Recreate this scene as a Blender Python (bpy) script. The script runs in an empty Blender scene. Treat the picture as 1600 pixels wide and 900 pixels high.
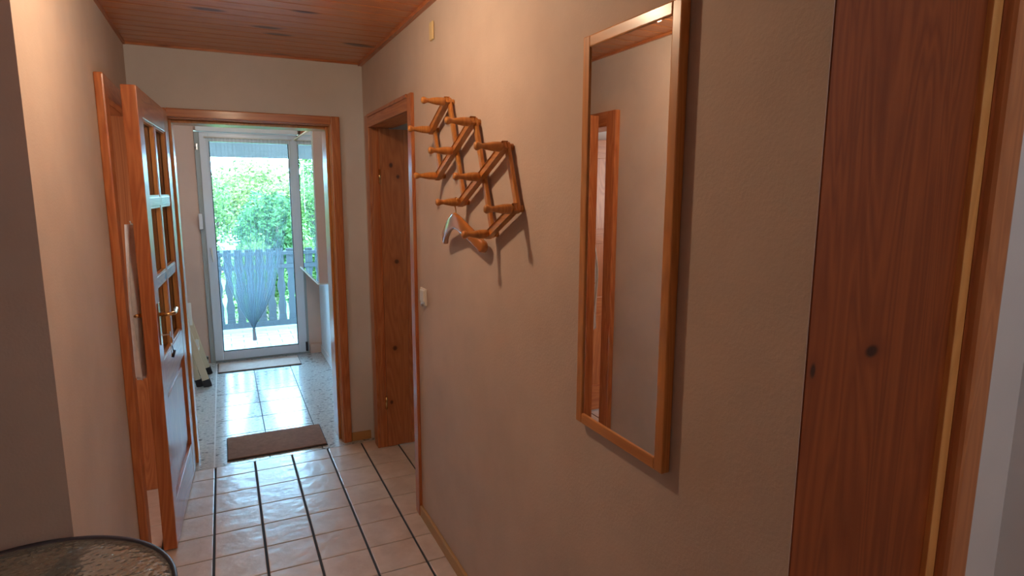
import bpy, bmesh, math, random
from mathutils import Vector, Matrix
random.seed(7)
C = bpy.context.scene.collection
PI = math.pi
# ------------------------------------------------------------------ camera
YAW, PITCH, ROLL, FPX = 0.44417, 0.15766, 0.00332, 945.88
CAMZ = 1.575
cam_d = bpy.data.cameras.new('camera'); cam = bpy.data.objects.new('camera', cam_d); C.objects.link(cam)
cy, sy, cp, sp = math.cos(YAW), math.sin(YAW), math.cos(PITCH), math.sin(PITCH)
f = Vector((sy*cp, cy*cp, -sp)); r = Vector((cy, -sy, 0)); u = r.cross(f)
cr, sr = math.cos(ROLL), math.sin(ROLL)
r2 = cr*r + sr*u; u2 = -sr*r + cr*u
cam.matrix_world = Matrix(((r2.x, u2.x, -f.x, 0), (r2.y, u2.y, -f.y, 0), (r2.z, u2.z, -f.z, CAMZ), (0, 0, 0, 1)))
cam_d.sensor_width = 36; cam_d.lens = 36*FPX/1600; cam_d.clip_start = 0.02; cam_d.clip_end = 200
bpy.context.scene.camera = cam
# ------------------------------------------------------------------ sky, sun, door portal, added side-room fill lights, exposure
vs = bpy.context.scene.view_settings
vs.view_transform = 'Standard'; vs.look = 'None'; vs.exposure = 0.0; vs.gamma = 1.0; vs.use_curve_mapping = False
w = bpy.data.worlds.new('sky'); bpy.context.scene.world = w; w.use_nodes = True
bg = w.node_tree.nodes['Background']; bg.inputs[0].default_value = (0.32, 0.66, 1.0, 1); bg.inputs[1].default_value = 46.0
sd = bpy.data.lights.new('sun', 'SUN'); sd.energy = 12; sd.angle = 0.01; sd.color = (1, .96, .88)
so = bpy.data.objects.new('sun', sd); C.objects.link(so)
so.rotation_euler = Vector((-.75, -.05, -1.0)).to_track_quat('-Z', 'Y').to_euler()
def area(name, loc, d, sx, sy_, energy, color, portal=False):
    l = bpy.data.lights.new(name, 'AREA'); l.shape = 'RECTANGLE'; l.size = sx; l.size_y = sy_; l.energy = energy; l.color = color
    o = bpy.data.objects.new(name, l); C.objects.link(o); o.location = loc
    o.rotation_euler = Vector(d).to_track_quat('-Z', 'Z' if abs(d[2]) < .9 else 'Y').to_euler()
    if portal: l.cycles.is_portal = True
    return o
area('balcony_door_portal', (.26, 6.2, 1.05), (0, -1, 0), .75, 2.0, 1, (1, 1, 1), portal=True)
area('side_room_fill', (2.1, 2.1, 1.6), (0, 1, 0), .8, .8, 2.5, (.72, .95, .9))  # added fill inside the right side room, no window is built there
area('left_room_fill', (-1.95, 2.05, 1.6), (.4, 1, 0), .7, .8, 17, (1.0, .93, .85))  # invented fill to brighten the floor and leaf through the left doorway
# ------------------------------------------------------------------ materials
def mat(name):
    m = bpy.data.materials.new(name); m.use_nodes = True
    nt = m.node_tree; return m, nt, nt.nodes['Principled BSDF']
def plain(name, col, rough=.5, metal=0, coat=0, spec=.5):
    m, nt, b = mat(name); b.inputs['Base Color'].default_value = (*col, 1); b.inputs['Roughness'].default_value = rough
    b.inputs['Metallic'].default_value = metal; b.inputs['Coat Weight'].default_value = coat; b.inputs['Specular IOR Level'].default_value = spec
    return m
def N(nt, t, **kw):
    n = nt.nodes.new(t)
    for k, v in kw.items():
        if k.startswith('i_'): n.inputs[k[2:].replace('_', ' ')].default_value = v
        else: setattr(n, k, v)
    return n
def ramp(nt, fac, stops):
    n = nt.nodes.new('ShaderNodeValToRGB'); e = n.color_ramp.elements
    while len(e) < len(stops): e.new(.5)
    for el, (p, c) in zip(e, stops): el.position = p; el.color = (*c, 1)
    nt.links.new(fac, n.inputs[0]); return n.outputs[0]
def mix(nt, fac, a, b, mode='MIX'):
    n = nt.nodes.new('ShaderNodeMix'); n.data_type = 'RGBA'; n.blend_type = mode
    for s, v in ((n.inputs[0], fac), (n.inputs[6], a), (n.inputs[7], b)):
        if hasattr(v, 'links') or hasattr(v, 'is_linked'): nt.links.new(v, s)
        elif isinstance(v, tuple): s.default_value = (*v, 1)
        else: s.default_value = v
    return n.outputs[2]
def pine(name, dark, light, axis=2, rough=.38, coat=.25, knots=(), rk=True, jitter=True, kc=(.10, .025, .008), kscale=1.0, kthr=.07):
    m, nt, b = mat(name); L = nt.links
    tc = N(nt, 'ShaderNodeTexCoord'); oi = N(nt, 'ShaderNodeObjectInfo')
    base = tc.outputs['Object']
    if jitter:
        mul = N(nt, 'ShaderNodeMath', operation='MULTIPLY'); mul.inputs[1].default_value = 37.0; L.new(oi.outputs['Random'], mul.inputs[0])
        ad = N(nt, 'ShaderNodeVectorMath', operation='ADD'); L.new(base, ad.inputs[0]); L.new(mul.outputs[0], ad.inputs[1]); vec = ad.outputs[0]
    else: vec = base
    def mapped(sa, sc):
        mp = N(nt, 'ShaderNodeMapping'); s = [sc]*3; s[axis] = sa; mp.inputs['Scale'].default_value = s; L.new(vec, mp.inputs[0]); return mp.outputs[0]
    n1 = N(nt, 'ShaderNodeTexNoise', i_Scale=1.0, i_Detail=5.0, i_Roughness=.6, i_Distortion=.3); L.new(mapped(1.3, 70), n1.inputs['Vector'])
    n2 = N(nt, 'ShaderNodeTexNoise', i_Scale=1.0, i_Detail=2.0, i_Distortion=.8); L.new(mapped(.9, 9), n2.inputs['Vector'])
    rg = N(nt, 'ShaderNodeMath', operation='MULTIPLY'); rg.inputs[1].default_value = 26.0; L.new(n2.outputs[0], rg.inputs[0])
    fr = N(nt, 'ShaderNodeMath', operation='PINGPONG'); fr.inputs[1].default_value = 1.0; L.new(rg.outputs[0], fr.inputs[0])
    a = N(nt, 'ShaderNodeMath', operation='MULTIPLY_ADD'); a.inputs[1].default_value = .42; L.new(fr.outputs[0], a.inputs[0])
    s = N(nt, 'ShaderNodeMath', operation='MULTIPLY'); s.inputs[1].default_value = .75; L.new(n1.outputs[0], s.inputs[0]); L.new(s.outputs[0], a.inputs[2])
    col = ramp(nt, a.outputs[0], [(.22, light), (.85, dark)])
    if rk:
        vo = N(nt, 'ShaderNodeTexVoronoi', i_Scale=1.0, i_Randomness=1.0); L.new(mapped(1.9*kscale, 5.5*kscale), vo.inputs['Vector'])
        kf = N(nt, 'ShaderNodeMapRange', interpolation_type='SMOOTHSTEP'); kf.inputs['From Min'].default_value = kthr; kf.inputs['From Max'].default_value = kthr*2
        kf.inputs['To Min'].default_value = 1; kf.inputs['To Max'].default_value = 0; L.new(vo.outputs['Distance'], kf.inputs[0])
        col = mix(nt, kf.outputs[0], col, kc)
    for (kx, ky, kz, rx, rz) in knots:
        sb = N(nt, 'ShaderNodeVectorMath', operation='SUBTRACT'); sb.inputs[1].default_value = (kx, ky, kz); L.new(base, sb.inputs[0])
        dv = N(nt, 'ShaderNodeVectorMath', operation='MULTIPLY'); dv.inputs[1].default_value = (1/rx, 1/rx, 1/rz); L.new(sb.outputs[0], dv.inputs[0])
        ln = N(nt, 'ShaderNodeVectorMath', operation='LENGTH'); L.new(dv.outputs[0], ln.inputs[0])
        for lo, hi, cc, am in ((.9, 3.2, dark, .75), (.45, 1.15, kc, 1.0)):
            kf = N(nt, 'ShaderNodeMapRange', interpolation_type='SMOOTHSTEP'); kf.inputs['From Min'].default_value = lo; kf.inputs['From Max'].default_value = hi
            kf.inputs['To Min'].default_value = am; kf.inputs['To Max'].default_value = 0; L.new(ln.outputs['Value'], kf.inputs[0])
            col = mix(nt, kf.outputs[0], col, cc)
    L.new(col, b.inputs['Base Color']); b.inputs['Roughness'].default_value = rough
    b.inputs['Coat Weight'].default_value = coat; b.inputs['Coat Roughness'].default_value = .18
    bu = N(nt, 'ShaderNodeBump', i_Strength=.12, i_Distance=.002); L.new(n1.outputs[0], bu.inputs['Height']); L.new(bu.outputs[0], b.inputs['Normal'])
    return m
def mottled(name, a, bcol, scale=3.0, rough=.85, bump=.15, bscale=180, bdist=.002, spec=.3, lo=.35, hi=.65, jitter=False):
    m, nt, b = mat(name); L = nt.links
    tc = N(nt, 'ShaderNodeTexCoord'); v = tc.outputs['Object']
    if jitter:
        oi = N(nt, 'ShaderNodeObjectInfo'); mul = N(nt, 'ShaderNodeMath', operation='MULTIPLY'); mul.inputs[1].default_value = 53.0; L.new(oi.outputs['Random'], mul.inputs[0])
        ad = N(nt, 'ShaderNodeVectorMath', operation='ADD'); L.new(v, ad.inputs[0]); L.new(mul.outputs[0], ad.inputs[1]); v = ad.outputs[0]
    n1 = N(nt, 'ShaderNodeTexNoise', i_Scale=scale, i_Detail=4.0, i_Roughness=.6); L.new(v, n1.inputs['Vector'])
    L.new(ramp(nt, n1.outputs[0], [(lo, a), (hi, bcol)]), b.inputs['Base Color'])
    n2 = N(nt, 'ShaderNodeTexNoise', i_Scale=bscale, i_Detail=3.0); L.new(v, n2.inputs['Vector'])
    bu = N(nt, 'ShaderNodeBump', i_Strength=bump, i_Distance=bdist); L.new(n2.outputs[0], bu.inputs['Height']); L.new(bu.outputs[0], b.inputs['Normal'])
    b.inputs['Roughness'].default_value = rough; b.inputs['Specular IOR Level'].default_value = spec
    return m
M = {}
M['wall'] = mottled('plaster_wall', (.56, .46, .395), (.64, .53, .455), 2.2, .9, .35, 140, .002)
M['wall_back'] = mottled('grey_plaster', (.64, .62, .61), (.71, .69, .68), 2.2, .9, .35, 140, .002)
M['wall_white'] = mottled('white_plaster', (.74, .76, .78), (.80, .82, .84), 2.0, .85, .2, 160, .001)
M['wall_beige'] = mottled('rose_beige_plaster', (.66, .47, .39), (.72, .52, .43), 2.0, .85, .2, 160, .001)
M['grout'] = plain('dark_grout', (.045, .05, .055), .9)
M['tile'] = mottled('beige_floor_tile', (.64, .53, .46), (.78, .68, .61), 7.0, .25, .5, 14, .006, .6, .35, .68, jitter=True)
M['tile_side'] = mottled('pale_floor_tile', (.70, .60, .54), (.78, .68, .62), 7.0, .4, .3, 14, .004, .5, jitter=True)
M['tile'].node_tree.nodes['Principled BSDF'].inputs['Specular IOR Level'].default_value = .9
M['deck_tile'] = mottled('pale_terrace_tile', (.20, .21, .20), (.27, .28, .265), 9.0, .6, .3, 60, .003, .4, jitter=True)
M['pine'] = pine('orange_pine', (.40, .115, .034), (.60, .225, .078))
M['pine_h'] = pine('orange_pine_cross_grain', (.40, .115, .034), (.60, .225, .078), axis=0)
M['pine_y'] = pine('orange_pine_along_wall', (.40, .115, .034), (.60, .225, .078), axis=1)
M['pine_jamb'] = pine('knotty_pine_leaf', (.37, .115, .035), (.52, .19, .065), kthr=.05, rk=False, jitter=False,
    knots=((.905, 3.55, 1.725, .013, .017), (.945, 3.55, 1.66, .012, .014), (.925, 3.55, 1.16, .016, .016), (.90, 3.55, .63, .016, .018), (.87, 3.55, .29, .011, .015)))
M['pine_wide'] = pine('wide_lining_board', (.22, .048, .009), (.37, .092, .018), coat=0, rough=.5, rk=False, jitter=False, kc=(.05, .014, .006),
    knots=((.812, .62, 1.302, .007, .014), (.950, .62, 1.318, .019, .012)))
M['pine_edge'] = pine('lit_pine_edge', (.70, .32, .09), (.85, .44, .14), rk=False)  # the strip's lit look is put into this paler pine colour
M['pine_post'] = pine('tan_pine_post', (.50, .19, .07), (.66, .28, .11), rk=False, coat=.1)
M['pine_light'] = pine('honey_pine', (.52, .20, .05), (.66, .30, .085), rk=False)
M['ceiling_pine'] = pine('ceiling_plank_pine', (.52, .17, .055), (.70, .28, .09), axis=0, rough=.33, coat=.3, kscale=1.0, kthr=.085, kc=(.10, .03, .012))
M['rack'] = pine('honey_beech', (.44, .165, .035), (.62, .27, .065), rk=False, rough=.35, coat=.3)
M['rack_y'] = pine('honey_beech_cross', (.44, .165, .035), (.62, .27, .065), axis=1, rk=False, rough=.35, coat=.3)
M['mframe'] = pine('mirror_frame_pine', (.50, .20, .05), (.66, .29, .08), rk=False, rough=.4)
M['mframe_y'] = pine('mirror_frame_pine_cross', (.50, .20, .05), (.66, .29, .08), axis=1, rk=False, rough=.4)
M['baseboard'] = plain('pale_wood_base', (.50, .30, .12), .5)
M['mirror'] = plain('mirror_glass', (.93, .93, .92), .0, 1.0)
M['mirror2'] = plain('cabinet_mirror_glass', (.86, .90, .90), .01, 1.0)
M['pvc'] = plain('white_pvc', (.72, .77, .84), .3)
M['pvc_grey'] = plain('grey_seal', (.38, .42, .42), .5)
M['white'] = plain('white_plastic', (.82, .80, .74), .35)
M['ivory'] = plain('ivory_plastic', (.78, .62, .34), .4)
M['brass'] = plain('brass', (.72, .46, .2), .25, 1)
M['steel'] = plain('brushed_steel', (.6, .6, .6), .3, 1)
M['darkmetal'] = plain('dark_metal', (.03, .03, .035), .4, .3)
M['rim'] = plain('dark_blue_table_rim', (.035, .04, .065), .35)
M['black'] = plain('black_rubber', (.015, .015, .018), .6)
M['cream'] = plain('cream_lacquer', (.72, .60, .42), .45)
M['mat_brown'] = mottled('brown_doormat_pile', (.28, .155, .105), (.36, .20, .135), 30, .95, .8, 500, .004)
M['mat_pink'] = mottled('rose_doormat_pile', (.56, .42, .36), (.64, .49, .42), 30, .95, .8, 500, .004)
M['mat_edge'] = plain('dark_mat_edge', (.05, .045, .05), .8)
M['fence'] = pine('weathered_fence_board', (.012, .015, .018), (.022, .026, .030), rk=False, rough=.8, coat=0)
M['cloth'] = mottled('white_cotton', (.75, .73, .73), (.83, .82, .82), 40, .9, .3, 400, .001)
M['bark'] = mottled('bark', (.10, .07, .05), (.18, .13, .09), 12, .9, .6, 40, .01)
M['soil'] = mottled('garden_grass', (.05, .12, .03), (.10, .20, .05), 5, .95, .5, 60, .02)
M['housewall'] = mottled('far_house_wall', (.6, .56, .5), (.66, .62, .56), 3, .9)
M['roof'] = mottled('brown_roof', (.16, .07, .05), (.22, .10, .07), 9, .85)
M['eave'] = pine('eave_boards', (.045, .038, .032), (.075, .062, .052), axis=0, rk=False, rough=.7, coat=0)
# terrazzo: pale blue-grey ground with long dark flecks
def terrazzo():
    m, nt, b = mat('flecked_terrazzo'); L = nt.links
    tc = N(nt, 'ShaderNodeTexCoord'); g = N(nt, 'ShaderNodeNewGeometry')
    mp = N(nt, 'ShaderNodeMapping'); mp.inputs['Scale'].default_value = (22, 55, 30); mp.inputs['Rotation'].default_value = (0, 0, .25); L.new(g.outputs['Position'], mp.inputs[0])
    n1 = N(nt, 'ShaderNodeTexNoise', i_Scale=1.0, i_Detail=2.0, i_Distortion=.5); L.new(mp.outputs[0], n1.inputs['Vector'])
    fl = N(nt, 'ShaderNodeMapRange'); fl.inputs['From Min'].default_value = .62; fl.inputs['From Max'].default_value = .66; L.new(n1.outputs[0], fl.inputs[0])
    n2 = N(nt, 'ShaderNodeTexNoise', i_Scale=60.0, i_Detail=4.0); L.new(g.outputs['Position'], n2.inputs['Vector'])
    c = ramp(nt, n2.outputs[0], [(.35, (.44, .45, .45)), (.65, (.66, .66, .64))])
    L.new(mix(nt, fl.outputs[0], c, (.10, .10, .11)), b.inputs['Base Color']); b.inputs['Roughness'].default_value = .17
    return m
M['terrazzo'] = terrazzo()
M['terrazzo_joint'] = plain('terrazzo_joint', (.12, .12, .12), .8)
M['terrazzo_light_joint'] = plain('pale_joint', (.65, .66, .66), .6)
def thin_glass(name, tint, refl=.06, rough=0.0):
    m = bpy.data.materials.new(name); m.use_nodes = True; nt = m.node_tree; nt.nodes.clear(); L = nt.links
    out = N(nt, 'ShaderNodeOutputMaterial'); tr = N(nt, 'ShaderNodeBsdfTransparent'); tr.inputs[0].default_value = (*tint, 1)
    gl = N(nt, 'ShaderNodeBsdfGlossy'); gl.inputs['Roughness'].default_value = rough
    fr = N(nt, 'ShaderNodeFresnel', i_IOR=1.5); mx = N(nt, 'ShaderNodeMixShader')
    L.new(fr.outputs[0], mx.inputs[0]); L.new(tr.outputs[0], mx.inputs[1]); L.new(gl.outputs[0], mx.inputs[2]); L.new(mx.outputs[0], out.inputs[0])
    return m
M['glass'] = thin_glass('window_glass', (.95, .97, .96))
def sheer():
    m = bpy.data.materials.new('sheer_voile'); m.use_nodes = True; nt = m.node_tree; nt.nodes.clear(); L = nt.links
    out = N(nt, 'ShaderNodeOutputMaterial'); tr = N(nt, 'ShaderNodeBsdfTransparent')
    df = N(nt, 'ShaderNodeBsdfDiffuse'); df.inputs[0].default_value = (.5, .55, .58, 1)
    tl = N(nt, 'ShaderNodeBsdfTranslucent'); tl.inputs[0].default_value = (.24, .31, .37, 1)
    a = N(nt, 'ShaderNodeMixShader'); a.inputs[0].default_value = .5; L.new(df.outputs[0], a.inputs[1]); L.new(tl.outputs[0], a.inputs[2])
    lw = N(nt, 'ShaderNodeLayerWeight', i_Blend=.35)
    rg = N(nt, 'ShaderNodeMapRange'); rg.inputs['To Min'].default_value = .10; rg.inputs['To Max'].default_value = .80; L.new(lw.outputs['Facing'], rg.inputs[0])
    tc = N(nt, 'ShaderNodeTexCoord'); sx = N(nt, 'ShaderNodeSeparateXYZ'); L.new(tc.outputs['Object'], sx.inputs[0])
    zr = N(nt, 'ShaderNodeMapRange'); zr.inputs['From Min'].default_value = .1; zr.inputs['From Max'].default_value = 1.1; zr.inputs['To Min'].default_value = 4.0; zr.inputs['To Max'].default_value = 1.0; L.new(sx.outputs['Z'], zr.inputs[0])
    pm = N(nt, 'ShaderNodeMath', operation='MULTIPLY', use_clamp=True); L.new(rg.outputs[0], pm.inputs[0]); L.new(zr.outputs[0], pm.inputs[1])
    mx = N(nt, 'ShaderNodeMixShader'); L.new(pm.outputs[0], mx.inputs[0]); L.new(tr.outputs[0], mx.inputs[1]); L.new(a.outputs[0], mx.inputs[2]); L.new(mx.outputs[0], out.inputs[0])
    return m
M['sheer'] = sheer()
def leafmat(name, a, bcol):
    m, nt, b = mat(name); L = nt.links
    g = N(nt, 'ShaderNodeNewGeometry')
    n = N(nt, 'ShaderNodeTexNoise', i_Scale=9.0, i_Detail=3.0); L.new(g.outputs['Position'], n.inputs['Vector'])
    c = ramp(nt, n.outputs[0], [(.42, tuple(q*.5 for q in a)), (.58, bcol)]); L.new(c, b.inputs['Base Color']); b.inputs['Roughness'].default_value = .6; b.inputs['Specular IOR Level'].default_value = .1
    tl = N(nt, 'ShaderNodeBsdfTranslucent'); L.new(c, tl.inputs[0])
    mx = N(nt, 'ShaderNodeMixShader'); mx.inputs[0].default_value = .45; out = nt.nodes['Material Output']
    L.new(b.outputs[0], mx.inputs[1]); L.new(tl.outputs[0], mx.inputs[2]); L.new(mx.outputs[0], out.inputs[0])
    return m
M['leaf_a'] = leafmat('spring_green_leaves', (.06, .15, .03), (.16, .25, .07))
M['leaf_b'] = leafmat('deep_green_leaves', (.02, .08, .025), (.08, .17, .055))
M['leaf_c'] = leafmat('yellow_green_leaves', (.13, .19, .035), (.27, .31, .09))
# hammered table glass
def hammered():
    m, nt, b = mat('hammered_glass'); L = nt.links
    g = N(nt, 'ShaderNodeNewGeometry')
    v = N(nt, 'ShaderNodeTexVoronoi', i_Scale=75.0, feature='SMOOTH_F1'); L.new(g.outputs['Position'], v.inputs['Vector'])
    bu = N(nt, 'ShaderNodeBump', i_Strength=.7, i_Distance=.005); L.new(v.outputs['Distance'], bu.inputs['Height']); L.new(bu.outputs[0], b.inputs['Normal'])
    b.inputs['Base Color'].default_value = (.80, .84, .80, 1); b.inputs['Roughness'].default_value = .08
    b.inputs['Transmission Weight'].default_value = .92; b.inputs['IOR'].default_value = 1.45
    return m
M['hammered'] = hammered()
# ------------------------------------------------------------------ mesh helpers
def wloc(p):
    v = Vector((0, 0, 0))
    while p is not None: v += p.location; p = p.parent
    return v
def obj(name, bm, m, parent=None, smooth=False):
    off = wloc(parent) if parent is not None and parent.rotation_euler.z == 0 else Vector((0, 0, 0))
    if off.length: bmesh.ops.translate(bm, verts=bm.verts, vec=-off)
    me = bpy.data.meshes.new(name); bm.to_mesh(me); bm.free()
    me.materials.append(M[m] if isinstance(m, str) else m)
    if smooth:
        for p in me.polygons: p.use_smooth = True
    o = bpy.data.objects.new(name, me); C.objects.link(o)
    if parent is not None: o.parent = parent
    return o
def thing(name, label=None, cat=None, loc=(0, 0, 0), group=None, kind=None):
    o = bpy.data.objects.new(name, None); o.empty_display_size = .05; C.objects.link(o); o.location = loc
    return tag(o, label, cat, group, kind)
def tag(o, label=None, cat=None, group=None, kind=None):
    if label: o['label'] = label
    if cat: o['category'] = cat
    if group: o['group'] = group
    if kind: o['kind'] = kind
    return o
def bx(bm, x0, x1, y0, y1, z0, z1, bev=0):
    ret = bmesh.ops.create_cube(bm, size=1.0)
    vs_ = ret['verts']
    for v in vs_:
        v.co = Vector((x0 + (v.co.x+.5)*(x1-x0), y0 + (v.co.y+.5)*(y1-y0), z0 + (v.co.z+.5)*(z1-z0)))
    if bev:
        es = {e for v in vs_ for e in v.link_edges}
        bmesh.ops.bevel(bm, geom=list(es), offset=bev, segments=2, affect='EDGES', profile=.6)
    return bm
def box(*a, bev=0):
    return bx(bmesh.new(), *a, bev=bev)
def boxo(name, a, m, parent=None, bev=0.0):
    return obj(name, box(*a, bev=bev), m, parent)
def bar(bm, p, q, wdt, thk, up, bev=.0, ext=0.0):
    p, q = Vector(p), Vector(q); d = (q-p); l = d.length; d.normalize(); p = p - d*ext; l += 2*ext
    up = Vector(up); side = d.cross(up).normalized(); up = side.cross(d).normalized()
    ret = bmesh.ops.create_cube(bm, size=1.0); vs_ = ret['verts']
    for v in vs_:
        c = v.co.copy(); v.co = p + d*((c.x+.5)*l) + side*(c.y*wdt) + up*(c.z*thk)
    if bev:
        es = {e for v in vs_ for e in v.link_edges}
        bmesh.ops.bevel(bm, geom=list(es), offset=bev, segments=2, affect='EDGES', profile=.6)
    return bm
def tube(bm, pts, rad, n=10, cap=True):
    pts = [Vector(p) for p in pts]; rads = rad if isinstance(rad, (list, tuple)) else [rad]*len(pts)
    d0 = (pts[1]-pts[0]).normalized(); a = d0.orthogonal().normalized(); rings = []
    for i, p in enumerate(pts):
        d = (pts[min(i+1, len(pts)-1)] - pts[max(i-1, 0)]).normalized()
        a = (a - d*a.dot(d)).normalized(); b_ = d.cross(a)
        rings.append([bm.verts.new(p + (a*math.cos(2*PI*k/n) + b_*math.sin(2*PI*k/n))*rads[i]) for k in range(n)])
    for i in range(len(rings)-1):
        for k in range(n): bm.faces.new((rings[i][k], rings[i][(k+1) % n], rings[i+1][(k+1) % n], rings[i+1][k]))
    if cap: bm.faces.new(rings[0][::-1]); bm.faces.new(rings[-1])
    return bm
def prism(bm, poly, axis, a0, a1):
    # poly: list of (u, v) in the two other axes
    def P(u_, v_, t):
        return {0: (t, u_, v_), 1: (u_, t, v_), 2: (u_, v_, t)}[axis]
    A = [bm.verts.new(P(*p, a0)) for p in poly]; B = [bm.verts.new(P(*p, a1)) for p in poly]
    n = len(poly)
    bm.faces.new(A[::-1]); bm.faces.new(B)
    for i in range(n): bm.faces.new((A[i], A[(i+1) % n], B[(i+1) % n], B[i]))
    bmesh.ops.recalc_face_normals(bm, faces=bm.faces)
    return bm
# ------------------------------------------------------------------ dimensions
XR, XL, YB, H = .797, -.399, 3.749, 2.317
YP = 1.784           # where the corridor's left wall starts
YC = .62             # where the corridor's right wall ends
DR0, DR1 = 2.745, 3.565     # right doorway clear opening
DL0, DL1 = 2.85, 3.55       # left doorway
DB0, DB1, DBH = -.235, .604, 1.957   # back doorway
YV0, YV1 = 3.95, 6.10       # vestibule
VR, VL, VH = .81, -.52, 2.30
# ------------------------------------------------------------------ structure: walls
def wall(name, boxes, m='wall'):
    bm = bmesh.new()
    for b_ in boxes: bx(bm, *b_)
    return tag(obj(name, bm, m), kind='structure')
wall('wall_right', [(XR, XR+.10, YC+.002, DR0-.021, 0, H), (XR, XR+.10, DR1+.021, YB, 0, H), (XR, XR+.10, DR0-.021, DR1+.021, 1.956, H)])
wall('wall_left', [(XL-.10, XL, YP, DL0-.021, 0, H), (XL-.10, XL, DL1+.021, YB, 0, H), (XL-.10, XL, DL0-.021, DL1+.021, 1.951, H)])
wall('wall_back', [(XL-.10, DB0, YB, YV0, 0, H), (DB1, XR+.10, YB, YV0, 0, H), (DB0, DB1, YB, YV0, DBH, H)], 'wall_back')
wall('wall_left_return', [(-2.3, XL-.10, YP, YP+.10, 0, H)])
wall('wall_west', [(-2.4, -2.3, -2.1, 4.0, 0, H)])
wall('wall_south', [(-2.3, 1.53, -2.1, -2.0, 0, H)])
wall('wall_east', [(1.43, 1.53, -2.0, YC, 0, H)], 'wall_white')
wall('wall_east_return', [(1.262, 1.53, YC, YC+.10, 0, H)], 'wall_white')
# side rooms seen only through their doorways
wall('wall_side_room_north', [(XR+.10, 2.9, 3.75, 3.85, 0, H)])
wall('wall_side_room_east', [(2.8, 2.9, YC+.1, 3.75, 0, H)])
wall('wall_side_room_south', [(1.16, 2.9, YC+.30, YC+.40, 0, H)])
wall('wall_left_room_north', [(-2.3, XL-.10, 3.75, 3.85, 0, H)], 'wall_white')
# vestibule
wall('wall_vestibule_right', [(VR, VR+.10, YV0, YV1, 0, VH)], 'wall_white')
wall('wall_vestibule_left', [(VL-.10, VL, YV0, YV1, 0, VH)], 'wall_beige')
wall('wall_vestibule_end', [(VL-.10, -.185, YV1, YV1+.14, 0, VH), (.690, VR+.10, YV1, YV1+.14, 0, VH), (-.185, .690, YV1, YV1+.14, 2.10, VH)], 'wall_beige')
boxo('ceiling', (VL-.1, VR+.1, YV0, YV1+.14, VH, VH+.06), 'wall_back')['kind'] = 'structure'
# ceiling of pine planks
ce = tag(boxo('ceiling', (-2.4, 2.9, -2.1, YV0, H+.012, H+.08), 'ceiling_pine'), kind='structure')
PW = .0955
bmp = box(-2.35, 2.85, 0, PW-.006, 0, .014, bev=.003)
pl0 = obj('plank', bmp, 'ceiling_pine', ce)
y = YB - PW; k = 0
while y > -2.05:
    o = pl0 if k == 0 else pl0.copy()
    if k: C.objects.link(o)
    o.location = (0, y + .006, H); k += 1; y -= PW
boxo('trim_1', (XR-.022, XR, YC, YB, H-.016, H), 'pine_y')['kind'] = 'structure'
boxo('trim_2', (XL, XL+.012, YP, YB, H-.012, H), 'pine_y')['kind'] = 'structure'
boxo('trim_3', (XL, XR, YB-.012, YB, H-.010, H), 'pine_h')['kind'] = 'structure'
# floors
PX, PY, TX0, TY0 = .2079, .2058, -.1289, 3.5502
GX, GY = .0100, .0050
fl = tag(boxo('floor', (-2.4, 2.9, -2.1, 3.70, -.05, -.007), 'grout'), kind='structure')
def tilebm(w_, d_, bev=.003): return box(GX/2, w_-GX/2, GY/2, d_-GY/2, -.010, 0, bev=bev)
t0 = obj('tile', tilebm(PX, PY), 'tile', fl); first = True
rest = bmesh.new()
for i in range(-11, 14):
    for j in range(-1, 27):
        x = TX0 + i*PX; yy = TY0 - (j+1)*PY
        d_ = PY
        if yy + PY > 3.70: d_ = 3.70 - yy
        near = (-.7 < x+.1 < 1.3) and yy > 1.55
        if near and d_ == PY:
            o = t0 if first else t0.copy()
            if not first: C.objects.link(o)
            first = False; o.location = (x, yy, 0)
        elif near:
            o = obj('tile', tilebm(PX, d_), 'tile', fl); o.location = (x, yy, 0)
        else:
            bx(rest, x+GX/2, x+PX-GX/2, yy+GY/2, yy+d_-GY/2, -.010, 0)
o = obj('tile', rest, 'tile', fl); tag(o, kind='stuff')
# vestibule terrazzo slabs
fv = tag(boxo('floor', (VL-.1, VR+.1, 3.70, YV1+.14, -.05, -.007), 'terrazzo_joint'), kind='structure')
xs = [VL-.1, -.135, .165, .470, VR+.1]
ys = [3.70, 4.17, 4.46, 4.77, 5.07, 5.60, 6.10]
for a in range(4):
    yl = [3.70, 6.10] if a in (0,) else ([3.70, 6.10] if a == 3 else ys)
    for b_ in range(len(yl)-1):
        boxo('terrazzo_slab', (xs[a]+.003, xs[a+1]-.003, yl[b_]+.004, yl[b_+1]-.004, -.012, 0), 'terrazzo', fv)
boxo('joint_strip', (-.139, -.131, 3.70, 6.05, -.01, .0006), 'terrazzo_light_joint', fv)
boxo('threshold', (DB0+.0, DB1, 3.692, 3.704, -.01, .001), 'terrazzo', fv)
# baseboards
for nm, a in (('baseboard_right', (XR-.014, XR, YC, DR0-.058, 0, .055)), ('baseboard_back', (DB1+.052, XR-.02, YB-.013, YB, 0, .055)),
              ('baseboard_left', (XL, XL+.013, YP, DL0-.086, 0, .055)), ('baseboard_far_left', (XL+.015, DB0-.06, YB-.013, YB, 0, .055))):
    boxo(nm, a, 'baseboard', bev=.003)['kind'] = 'structure'
boxo('baseboard_vestibule_right', (VR-.012, VR, YV0, YV1, 0, .07), 'wall_white', bev=.002)['kind'] = 'structure'
boxo('baseboard_vestibule_end', (.700, VR-.012, YV1-.03, YV1, 0, .09), 'wall_beige')['kind'] = 'structure'
boxo('baseboard_vestibule_end_left', (VL, -.20, YV1-.012, YV1, 0, .07), 'terrazzo')['kind'] = 'structure'
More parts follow.
